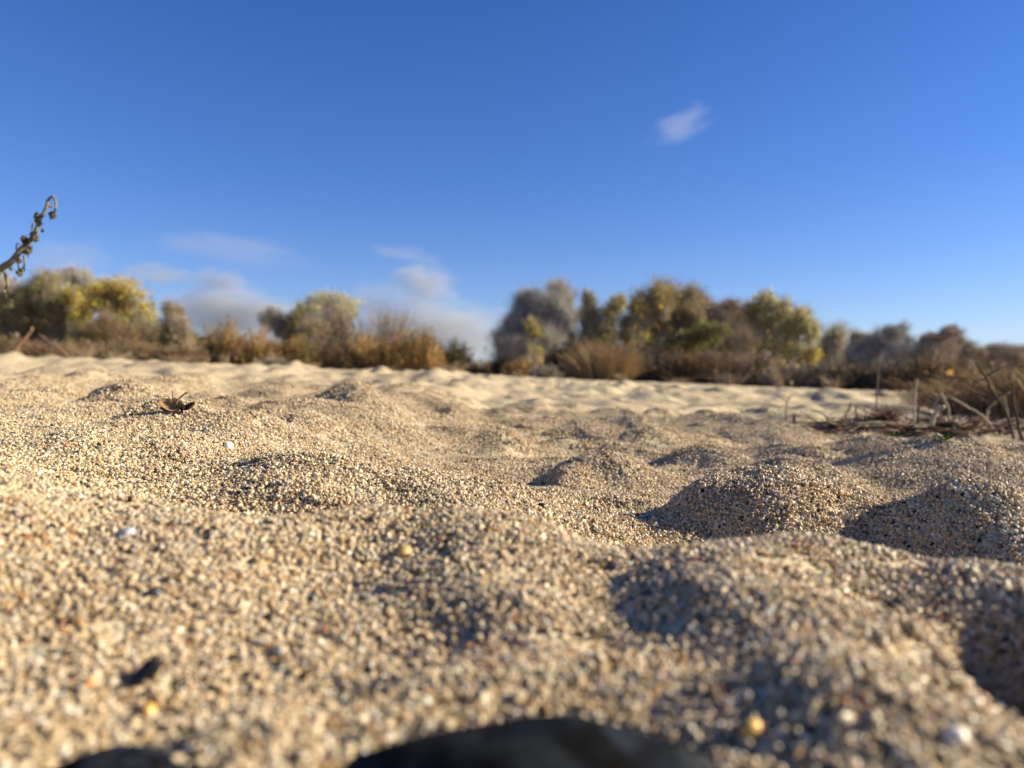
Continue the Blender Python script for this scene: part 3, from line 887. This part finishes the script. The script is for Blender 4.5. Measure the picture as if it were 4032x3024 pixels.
DK, TAN, PALEW, REDB = (.045, .032, .024), (.36, .29, .20), (.52, .45, .35), (.14, .055, .035)
D1 = .95
stick('twig', 'long dark slanting stick with a forked side twig at right', 'twig', [(3838, 1425), (3878, 1482), (3918, 1556), (3958, 1616), (3998, 1690)], D1, 11, DK, None,
      [[(3880, 1484), (3915, 1462), (3950, 1444), (3985, 1456)], [(3884, 1490), (3850, 1500), (3825, 1520)]], TW)
stick('twig', 'thick dark upright stick close to the right edge', 'twig', [(3984, 1528), (3990, 1590), (4004, 1650), (4026, 1700)], D1 - .05, 14, (.06, .035, .02), None, (), TW)
stick('dry_stalk', 'pale upright stalk standing alone before the rounded brown bush', 'stalk', [(3610, 1492), (3604, 1550), (3598, 1610), (3600, 1690)], D1 + .1, 11, (.42, .35, .28), M_straw, (), TW)
stick('dry_stalk', 'broad pale straw propped up on the debris heap', 'stalk', [(3712, 1598), (3684, 1624), (3654, 1668)], D1, 20, (.50, .42, .28), M_straw, (), TW, .9)
stick('dry_stalk', 'bent pale straw with its knee at the top of the heap', 'stalk', [(3676, 1606), (3700, 1560), (3706, 1550), (3722, 1582), (3736, 1625), (3738, 1680)], D1 + .02, 9, TAN, M_straw, (), TW, .9)
stick('dry_stalk', 'long greyish straw slanting down to the right across the heap', 'stalk', [(3742, 1562), (3800, 1598), (3870, 1640), (3936, 1690)], D1 - .03, 10, TAN, M_straw, (), TW, .8)
stick('dry_stalk', 'short pale straw end lying low in the heap', 'stalk', [(3755, 1654), (3778, 1672), (3802, 1694)], D1 - .06, 12, PALEW, M_straw, (), TW, .9)
stick('dry_stalk', 'arched straw bending over left of the dark upright stick', 'stalk', [(3985, 1540), (3950, 1560), (3912, 1590), (3886, 1625), (3880, 1690)], D1 + .05, 10, (.40, .28, .13), M_straw, (), TW, .7)
stick('dry_stalk', 'thin tall upright stalk over a reddish tuft', 'stalk', [(3460, 1400), (3457, 1460), (3452, 1540), (3450, 1600), (3448, 1660)], D1 + .15, 7, (.16, .12, .09), M_straw, (), TW)
stick('twig', 'dark thin upright twig right of the reddish tuft', 'twig', [(3618, 1590), (3614, 1640), (3604, 1690)], D1, 10, DK, None, (), TW)
stick('twig', 'short dark hooked twig at the left end of the debris', 'twig', [(3352, 1588), (3342, 1612), (3330, 1632), (3340, 1668)], D1 + .1, 9, (.10, .07, .045), None, (), TW)
stick('twig', 'short curved brown twig second from the left end of the debris', 'twig', [(3374, 1590), (3370, 1620), (3378, 1660)], D1 + .1, 9, (.16, .11, .07), None, (), TW)
stick('twig', 'curved brown twig left of the thin tall stalk', 'twig', [(3400, 1600), (3408, 1630), (3402, 1664)], D1 + .08, 7, (.16, .12, .08), None, (), TW)
stick('dry_stalk', 'grey arching stalk low on the sand left of the reddish tuft', 'stalk', [(3252, 1648), (3290, 1622), (3340, 1634), (3380, 1664)], D1, 6, TAN, M_straw, (), TW)
stick('twig', 'dark twig lying flat at the left front of the debris', 'twig', [(3248, 1664), (3290, 1684), (3340, 1694), (3396, 1690)], D1 - .05, 11, DK, None, (), TW, .8, None, False)
stick('dry_stalk', 'long pale straw lying flat in front of the heap', 'stalk', [(3360, 1668), (3480, 1664), (3570, 1674), (3660, 1682)], D1 - .05, 13, (.44, .36, .24), M_straw, (), TW, .9, None, False)
stick('twig', 'dark flat twig on the sand under the long pale straw', 'twig', [(3500, 1684), (3580, 1690), (3650, 1700), (3740, 1704)], D1 - .08, 13, DK, None, (), TW, .8, None, False)
stick('twig', 'reddish flat twig in front of the debris heap', 'twig', [(3700, 1694), (3770, 1700), (3830, 1708)], D1 - .08, 11, REDB, None, (), TW, .8, None, False)
stick('twig', 'reddish brown twig lying low toward the right edge', 'twig', [(3850, 1704), (3900, 1698), (3950, 1690)], D1 - .08, 12, (.10, .05, .035), None, (), TW, .8, None, False)
stick('twig', 'stubby dark twig stuck upright in front of the flat dark twig', 'twig', [(3597, 1692), (3595, 1712), (3594, 1734)], D1 - .12, 14, DK, None, (), TW, .9)
stick('dry_stalk', 'thin pale straw standing in the golden bush at the right edge', 'stalk', [(3950, 1560), (3965, 1610), (3975, 1680)], D1 + .1, 6, TAN, M_straw, (), TW)
stick('seedling', 'little grey branching seedling alone on the sand left of the debris', 'seedling', [(3112, 1556), (3098, 1590), (3094, 1640)], D1 + .12, 5, (.12, .10, .07), None,
      [[(3097, 1594), (3078, 1598), (3066, 1612), (3064, 1634)], [(3104, 1572), (3122, 1556), (3140, 1548)], [(3100, 1584), (3080, 1570), (3050, 1548)]])
# left: bleached sticks leaning at the foot of the rusty thicket
TL = 'fallen branches at the left edge of the sand'
stick('branch', 'pale reddish branch leaning up to the right at the left edge', 'branch', [(128, 1288), (92, 1340), (40, 1382), (-40, 1428)], 4.2, 15, (.34, .19, .11), M_bark, (), TL)
stick('branch', 'dark branch slanting down to the right behind the pale reddish one', 'branch', [(34, 1312), (86, 1352), (134, 1382), (190, 1410), (240, 1436)], 4.4, 11, (.13, .08, .05), M_bark, (), TL)
stick('branch', 'thin brown branch with a small fork slanting down to the sand crest', 'branch', [(150, 1316), (196, 1346), (236, 1378), (284, 1440)], 4.0, 12, (.22, .14, .09), M_bark, [[(196, 1346), (208, 1336), (224, 1333)]], TL)


def tuft(name, label, cat, px, py, d, n, h, spread, pal, thin=.0009, droop=.3, group=None):
    x0 = X(px, d); g = hz(x0, d) - .002
    root = empty(name, (x0, d, g), label, cat, group)
    a = rng.normal(size=(n, 3)) * [spread * .25, spread * .25, 0]
    q = rng.normal(size=(n, 3)) * [1, 1, 0] * spread * .6
    hh = h * rng.uniform(.4, 1.05, n)
    b = a + q; b[:, 2] = hh
    m = a + q * (.5 - droop); m[:, 2] = hh * .6
    mb = MB(); prisms(mb, a, b, thin, thin * .35, mixpal(pal, n), m)
    mb.build('blades', M_straw, root)
    return root


tuft('dry_grass_tuft', 'reddish brown dead tuft at the foot of the thin tall stalk', 'grass tuft', 3478, 1660, D1 + .08, 160, .028, .030, [(REDB, 4), ((.20, .11, .07), 3)], .0006)
for k, (px, dd, h, lab) in enumerate([(3800, 1.7, .085, 'golden dead grass tuft behind the bent pale straw'), (3930, 1.6, .095, 'golden dead grass tuft behind the long slanting dark stick'),
                                      (4030, 1.5, .100, 'golden dead grass tuft cut by the right edge'), (3700, 2.0, .085, 'thin golden grass tuft behind the pale upright stalk')]):
    tuft('dry_grass_tuft', lab, 'grass tuft', px, 1600, dd, 420, h, .10, [(RUST, 4), (STRAW, 2), (BROWN, 4)], .0010, .2, 'dead grass tufts behind the debris')


def litter(name, label, boxes, mats):
    mb = MB()
    for (p0, p1, y0, y1, n, d, pal, sz) in boxes:
        for _ in range(n):
            px = rng.uniform(p0, p1); py = rng.uniform(y0, y1)
            dd = ground_at(px, py, .3, 3) or d
            x = X(px, dd); z = hz(x, dd)
            L_ = sz * rng.uniform(.5, 1.6); a = rng.uniform(-.5, .5); w_ = L_ * rng.uniform(.12, .4)
            u = np.array([math.cos(a), math.sin(a), rng.normal() * .12]); v = np.array([-math.sin(a), math.cos(a), rng.normal() * .3])
            c = np.array([x, dd, z + .001 + rng.random() * .006])
            pts = np.array([c - u * L_, c - u * L_ * .2 + v * w_ + [0, 0, w_ * .4], c + u * L_, c - v * w_ + [0, 0, w_ * .3], c + [0, 0, -.0008]])
            mb.add(pts, [(0, 1, 4), (1, 2, 4), (2, 3, 4), (3, 0, 4), (0, 3, 1), (1, 3, 2)], np.array(pal[rng.integers(len(pal))]) * rng.uniform(.7, 1.3))
    o = mb.build(name, mats)
    return tag(o, label, 'litter', None, 'stuff')


litter('leaf_litter', 'dark and reddish plant scraps lying on the sand beneath the twigs at right',
       [(3240, 3460, 1660, 1700, 50, .9, [DK, (.12, .08, .05), TAN], .008), (3480, 3990, 1660, 1722, 190, .9, [DK, (.30, .22, .13), REDB, (.16, .05, .04), TAN, (.10, .07, .05)], .009),
        (3660, 3960, 1600, 1660, 60, .95, [DK, REDB, (.14, .09, .06)], .008)], M_dryleaf)


mb = MB()
for _ in range(330):
    px = rng.uniform(3180, 4060) if rng.random() < .35 else rng.uniform(3470, 4010); py = rng.uniform(1662, 1712)
    dd = ground_at(px, py, .3, 3) or .9
    x = X(px, dd); z = hz(x, dd)
    L_ = rng.uniform(.010, .045); a = rng.normal() * .7; el = abs(rng.normal()) * .28
    u = np.array([math.cos(a) * rng.choice([-1, 1]), math.sin(a) * .6, math.sin(el)])
    p0 = np.array([x, dd, z + .001]); m_ = p0 + u * L_ * .5 + rng.normal(size=3) * L_ * .06; m_[2] = max(m_[2], z + .001)
    tube(mb, smooth_path([p0, m_, p0 + u * L_], 3), np.linspace(.0011, .0004, 7) * rng.uniform(.5, 1.2), np.array([DK, (.13, .08, .05), REDB, TAN, (.22, .16, .10)][rng.integers(5)]), 5)
tag(mb.build('twig_tangle', M_twig, None, True), 'low brown tangle of fine broken twigs around the straws at right', 'twig tangle', None, 'stuff')


def sprout(label, px, py, n, s):
    d = ground_at(px, py, .3, 3) or .85
    x = X(px, d); g = hz(x, d)
    root = empty('green_sprout', (x, d, g), label, 'sprout', 'green sprouts in the debris')
    for k in range(n):
        mb = MB(); a = k * 2.4; u = np.array([math.cos(a), math.sin(a) * .7, .55 + .2 * (k % 2)]); v = np.array([-math.sin(a), math.cos(a), 0])
        mb.add(np.array([[0, 0, 0], u * s * .5 + v * s * .28 + [0, 0, .1 * s], u * s, u * s * .5 - v * s * .28 + [0, 0, .1 * s], u * s * .55 + [0, 0, -.02 * s]]),
               [(0, 1, 4), (1, 2, 4), (2, 3, 4), (3, 0, 4)], np.array((.05, .11, .03)) * rng.uniform(.7, 1.2))
        mb.build('leaf', M_leaf, root)


sprout('tiny green sprout on bare sand before the long pale straw', 3530, 1722, 5, .010)
sprout('green sprout at the right end of the debris heap', 3968, 1700, 7, .013)
sprout('green sprout half cut off by the right edge', 4022, 1706, 7, .014)
sprout('small dull green sprout below the middle of the heap', 3722, 1738, 5, .008)

# small dark pointed leaf on the sand left of the debris
def curled_leaf(mb, ln, wd, curl, c, n=9, fold=.25):
    V = []; 
    for k in range(n):
        t = k / (n - 1); w_ = wd * math.sin(math.pi * min(t * .93 + .05, 1)) ** .7
        x = ln * (t - .5); z = curl * (t - .5) ** 2 * 4
        V += [(x, -w_, z + fold * w_ + .12 * w_ * math.sin(9 * t)), (x, -w_ * .45, z + fold * .3 * w_), (x, 0, z), (x, w_ * .45, z + fold * .4 * w_), (x, w_, z + fold * 1.2 * w_ + .12 * w_ * math.cos(8 * t))]
    f = [(k * 5 + j, k * 5 + j + 1, k * 5 + j + 6, k * 5 + j + 5) for k in range(n - 1) for j in range(4)]
    V = np.array(V)
    cc = np.asarray(c) * rng.uniform(.8, 1.2, (len(f), 1))
    mb.add(V, f, cc)
    mb.add(V + [0, 0, -.00025], [q[::-1] for q in f], cc * .8)


d_ = ground_at(3125, 1672) or .9
mb = MB(); curled_leaf(mb, .017, .004, .004, (.09, .055, .035))
o = mb.build('dead_leaf', M_dryleaf); o.location = (X(3125, d_), d_, hz(X(3125, d_), d_) + .005); o.rotation_euler = (.3, 1.25, .4)
tag(o, 'small dark pointed leaf standing on bare sand left of the debris', 'leaf')

# curled dead leaf with two stalks on the open sand at left
dl = ground_at(700, 1628) or .5
lx = X(700, dl); lz = hz(lx, dl); kk = dl / F
leafroot = empty('dead_leaf', (lx, dl, lz), 'curled brown dead leaf with two upright stalks lying on the open sand at left', 'leaf')
mb = MB(); curled_leaf(mb, 100 * kk, 28 * kk, 14 * kk, (.40, .25, .12), 11, .6)
o = mb.build('blade', M_dryleaf, leafroot, True, (-22 * kk, 0, 24 * kk)); o.rotation_euler = (.85, .25, .15)
mb = MB(); curled_leaf(mb, 70 * kk, 18 * kk, 16 * kk, (.10, .065, .04), 9, .7)
o = mb.build('curled_lobe', M_dryleaf, leafroot, True, (45 * kk, 2 * kk, 18 * kk)); o.rotation_euler = (.7, -.35, -.1)
mb = MB(); curled_leaf(mb, 64 * kk, 14 * kk, 9 * kk, (.22, .13, .06), 9, .6)
o = mb.build('curled_lobe', M_dryleaf, leafroot, True, (-34 * kk, -6 * kk, 10 * kk)); o.rotation_euler = (.4, .1, .4)
mb = MB(); curled_leaf(mb, 48 * kk, 9 * kk, 6 * kk, (.05, .035, .025), 8, .6)
o = mb.build('curled_lobe', M_dryleaf, leafroot, True, (12 * kk, -8 * kk, 22 * kk)); o.rotation_euler = (.2, 1.35, .2)
for pts_, w_ in [([(680, 1538), (681, 1565), (683, 1592), (690, 1612)], 6), ([(740, 1544), (720, 1556), (700, 1575), (690, 1604)], 7), ([(733, 1576), (734, 1592), (722, 1600)], 5)]:
    mb = MB(); q = smooth_path(relpath(pts_, dl, np.array([lx, dl, lz])), 5)
    tube(mb, q, w_ * kk / 2, (.24, .18, .11), 6)
    mb.build('stalk', M_straw, leafroot, True)


for px, dd, lab in [(60, 20, 'under the grey tree cut by the left edge'), (200, 15, 'below the wide olive crown'), (330, 18, 'below the small bright yellow tree'), (460, 16, 'below the golden yellow cottonwood'),
                    (690, 19, 'below the dark grey brown bushy tree'), (880, 22, 'before the orange gold shrub with the peaked top'), (1240, 20, 'below the round pale yellow crown'), (1520, 21, 'before the broad golden shrub'),
                    (1780, 19, 'before the dark brown spiky bush at the gap'), (2040, 20, 'before the small orange shrub'), (2440, 17, 'right before the big spiky golden clump'), (2680, 18, 'before the brown thicket under the olive gold tree'),
                    (2860, 16, 'before the thicket with upright stems'), (3060, 15, 'before the thicket under the big pale crown'), (3280, 13, 'before the thicket below the orange yellow tree')]:
    tuft('dry_grass_tuft', 'small dry tuft on far sand ' + lab, 'grass tuft', px, 0, dd, 70, rng.uniform(.15, .40), rng.uniform(.15, .4), [(STRAW, 3), (GREYBR, 4), (BROWN, 3)], .007, .2, 'small tufts scattered on the far sand')


# ------------------------------------------------------------------ pebbles and painted shade domes close to the lens
def stone(name, label, cat, loc, size, colr, rough=.10, facets=6, seed=1, mat=None, group=None, turn=(0, 0, 0), sub=3):
    g = np.random.default_rng(seed)
    v = (ICO3_V if sub == 3 else ICO_V).copy(); f = ICO3_F if sub == 3 else ICO_F
    for _ in range(facets):
        n = g.normal(size=3); n /= np.linalg.norm(n); h = g.uniform(.62, .85)
        s_ = v @ n - h; v = v - np.where(s_ > 0, s_, 0)[:, None] * n * .85
    v = v * (1 + rough * (pn(v[:, 0] * 2 + seed, v[:, 1] * 2 + v[:, 2]) + .4 * pn(v[:, 0] * 6, v[:, 2] * 6 + seed))[:, None])
    cf = np.asarray(colr, float)
    if cf.ndim == 2:                                              # blotches of several tones
        m = v[f].mean(1); q = pn(m[:, 0] * 3.3 + seed, m[:, 2] * 3.3 + m[:, 1]) + .5 * pn(m[:, 0] * 7, m[:, 2] * 7 + seed) + .12 * g.normal(size=len(f))
        cf = cf[np.clip(((q + .55) / 1.1 * len(cf)).astype(int), 0, len(cf) - 1)]
    mb = MB(); mb.add(v * np.asarray(size), f, cf)
    o = mb.build(name, mat or M_stone, None, True); o.location = loc; o.rotation_euler = turn
    return tag(o, label, cat, group)


def set_on(px, d, up):
    x = X(px, d)
    return (x, d, hz(x, d) + up)


SHADE_TONES = (.012, .014, .018)
M_shade = mat_col('shade_dome', rough=.9, spec=.1, noise=260, var=.9)
SHADE_TONES = [(.0012, .0013, .0016), (.003, .0034, .004), (.005, .007, .012), (.013, .015, .018), (.016, .020, .030), (.020, .018, .015)]  # near-black tones: shade on the sand put into the colour


def put_shade_dome(label, px, d, top, size, seed):  # a dark dome added where the sand lies in shade
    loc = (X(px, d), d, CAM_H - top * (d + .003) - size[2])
    o = stone('shade_dome', label, 'painted shade', loc, size, SHADE_TONES, .16, 0, seed, M_shade, 'painted shade domes in the foreground')
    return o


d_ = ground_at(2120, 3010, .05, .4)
put_shade_dome('painted blue black dome standing in for shade at the middle of the bottom edge', 2085, d_ - .008, .424, (.0265, .0110, .0190), 7)
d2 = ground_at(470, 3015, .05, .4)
put_shade_dome('smaller painted blue black dome standing in for shade at the lower left corner', 455, d2 - .007, .468, (.0125, .0090, .0150), 9)
stone('shade_hole', 'flat black angular chip standing in for a shaded hole above the lower left dome', 'painted shade', set_on(555, .108, .0008), (.0042, .0020, .0016), (.004, .004, .004), .1, 9, 12, None, None, (.5, -.75, .3))  # black chip added in place of a small shadowed hole
for k, (lab, px, py, d, r_, c_) in enumerate([
        ('amber yellow pebble by the right flank of the dark bottom shade dome', 2955, 2890, .092, .0014, (.70, .42, .10)),
        ('cream white pebble near the bottom edge toward the right', 3760, 2930, .094, .0015, (.80, .70, .55)),
        ('round pale pebble lying in the shaded hollow at lower right', 3828, 2795, .100, .0012, (.66, .54, .36)),
        ('grey white pebble beside the round pale one at lower right', 3935, 2790, .101, .0011, (.58, .56, .54)),
        ('small orange pebble right below the black shade chip', 585, 2812, .101, .0010, (.72, .38, .06)),
        ('brick red pebble left of the black shade chip', 280, 2700, .106, .0008, (.45, .10, .04)),
        ('rust orange pebble by the brick red one', 355, 2712, .106, .0009, (.66, .28, .06)),
        ('white pebble on the left of the dark bottom shade dome', 265, 2823, .100, .0009, (.80, .72, .60)),
        ('dark slate pebble on the bright sand at left', 610, 2352, .140, .0013, (.03, .032, .04)),
        ('pale grey pebble on the near left hump', 500, 2115, .155, .0016, (.52, .51, .52)),
        ('brown pebble on the near left hump', 125, 2060, .158, .0015, (.30, .17, .11)),
        ('orange brown pebble in the middle beyond the dark groove', 1595, 2185, .165, .0016, (.62, .38, .12)),
        ('black pebble on the slope before the mound', 2132, 2005, .235, .0016, (.02, .02, .022)),
        ('white pebble on the shaded swell at centre left', 1215, 1878, .262, .0010, (.86, .80, .70)),
        ('white flat pebble on the crest of the shaded swell', 900, 1766, .31, .0020, (.84, .78, .70))]):
    dd = ground_at(px, py, .07, 1.0) or d
    x = X(px, dd)
    stone('pebble', lab, 'pebble', (x, dd, hz(x, dd) + r_ * .5), (r_ * 1.2, r_ * .95, r_ * .8), c_, .12, 5, 60 + k, None, 'larger grains that stand out in the sand', (rng.uniform(-.5, .5), rng.uniform(-.5, .5), rng.uniform(0, 3)), 2)


# ------------------------------------------------------------------ clouds, far outside everything
def cloud_material(name, dens, seed, scale):
    m = bpy.data.materials.new(name)
    t, N, L = nodes_of(m)
    o = N.new('ShaderNodeOutputMaterial'); v = N.new('ShaderNodeVolumePrincipled')
    v.inputs['Color'].default_value = (.93, .92, .95, 1); v.inputs['Anisotropy'].default_value = .2
    tc = N.new('ShaderNodeTexCoord')
    ln = N.new('ShaderNodeVectorMath'); ln.operation = 'LENGTH'; L.new(tc.outputs['Object'], ln.inputs[0])
    nz = N.new('ShaderNodeTexNoise'); nz.inputs['Scale'].default_value = scale; nz.inputs['Detail'].default_value = 4
    ad = N.new('ShaderNodeVectorMath'); ad.operation = 'ADD'; ad.inputs[1].default_value = (seed, seed * 1.7, 0)
    L.new(tc.outputs['Object'], ad.inputs[0]); L.new(ad.outputs[0], nz.inputs['Vector'])
    # dense where the noise is high and the middle is near
    s1 = N.new('ShaderNodeMath'); s1.operation = 'MULTIPLY_ADD'; s1.inputs[1].default_value = 1.7; s1.inputs[2].default_value = -.35
    L.new(nz.outputs[0], s1.inputs[0])
    s2 = N.new('ShaderNodeMath'); s2.operation = 'SUBTRACT'; L.new(s1.outputs[0], s2.inputs[0]); L.new(ln.outputs['Value'], s2.inputs[1])
    mr = N.new('ShaderNodeMapRange'); mr.inputs[1].default_value = -.35; mr.inputs[2].default_value = .35; mr.inputs[3].default_value = 0; mr.inputs[4].default_value = dens
    mr.interpolation_type = 'SMOOTHSTEP'
    L.new(s2.outputs[0], mr.inputs[0]); L.new(mr.outputs[0], v.inputs['Density'])
    L.new(v.outputs[0], o.inputs['Volume'])
    return m


CD = 3000.0
for k, (lab, px, py, wx, wz, rot, dens, scl) in enumerate([
        ('single small white wisp of cloud high in the blue', 2680, 490, 190, 85, -.45, .0013, 1.5),
        ('small puffy cloud top over the grey bank beside the round pale tree', 1670, 1115, 185, 110, 0, .0060, 1.6),
        ('wide grey lavender cloud bank reaching down to the gap in the trees', 1690, 1290, 400, 190, .15, .0055, 1.4),
        ('small lavender puff above the grey bank left of centre', 850, 1110, 150, 80, 0, .0056, 1.6),
        ('grey lavender cloud bank over the gap beside the yellow cottonwood', 930, 1245, 430, 165, 0, .0055, 1.4),
        ('flat thin pinkish cloud streak right above the yellow cottonwood', 620, 1085, 230, 60, 0, .0032, 1.5),
        ('dim broad grey cloud veil high above the golden shrubs', 930, 985, 360, 95, .1, .0008, 1.3),
        ('dim cloud veil behind the tip of the dried weed', 240, 1010, 230, 110, .1, .0012, 1.3),
        ('thin lavender cloud streak above the puffy cloud top', 1590, 1000, 190, 48, .15, .0014, 1.4),
        ('faint low cloud streak behind the right hand trees', 3300, 1340, 420, 60, 0, .0012, 1.4)]):
    bm = bmesh.new(); bmesh.ops.create_icosphere(bm, subdivisions=3, radius=1.25)
    me = bpy.data.meshes.new('cloud'); bm.to_mesh(me); bm.free()
    me.materials.append(cloud_material('cloud_vapour', dens * 1.5, 3.1 * k + 1, scl))
    o = bpy.data.objects.new('cloud', me); col.objects.link(o)
    o.location = P(px, py, CD); kx = CD / F
    o.scale = (wx * kx, wx * kx * .6, wz * kx); o.rotation_euler = (0, rot, 0)
    tag(o, lab, 'cloud', 'clouds low in the sky')
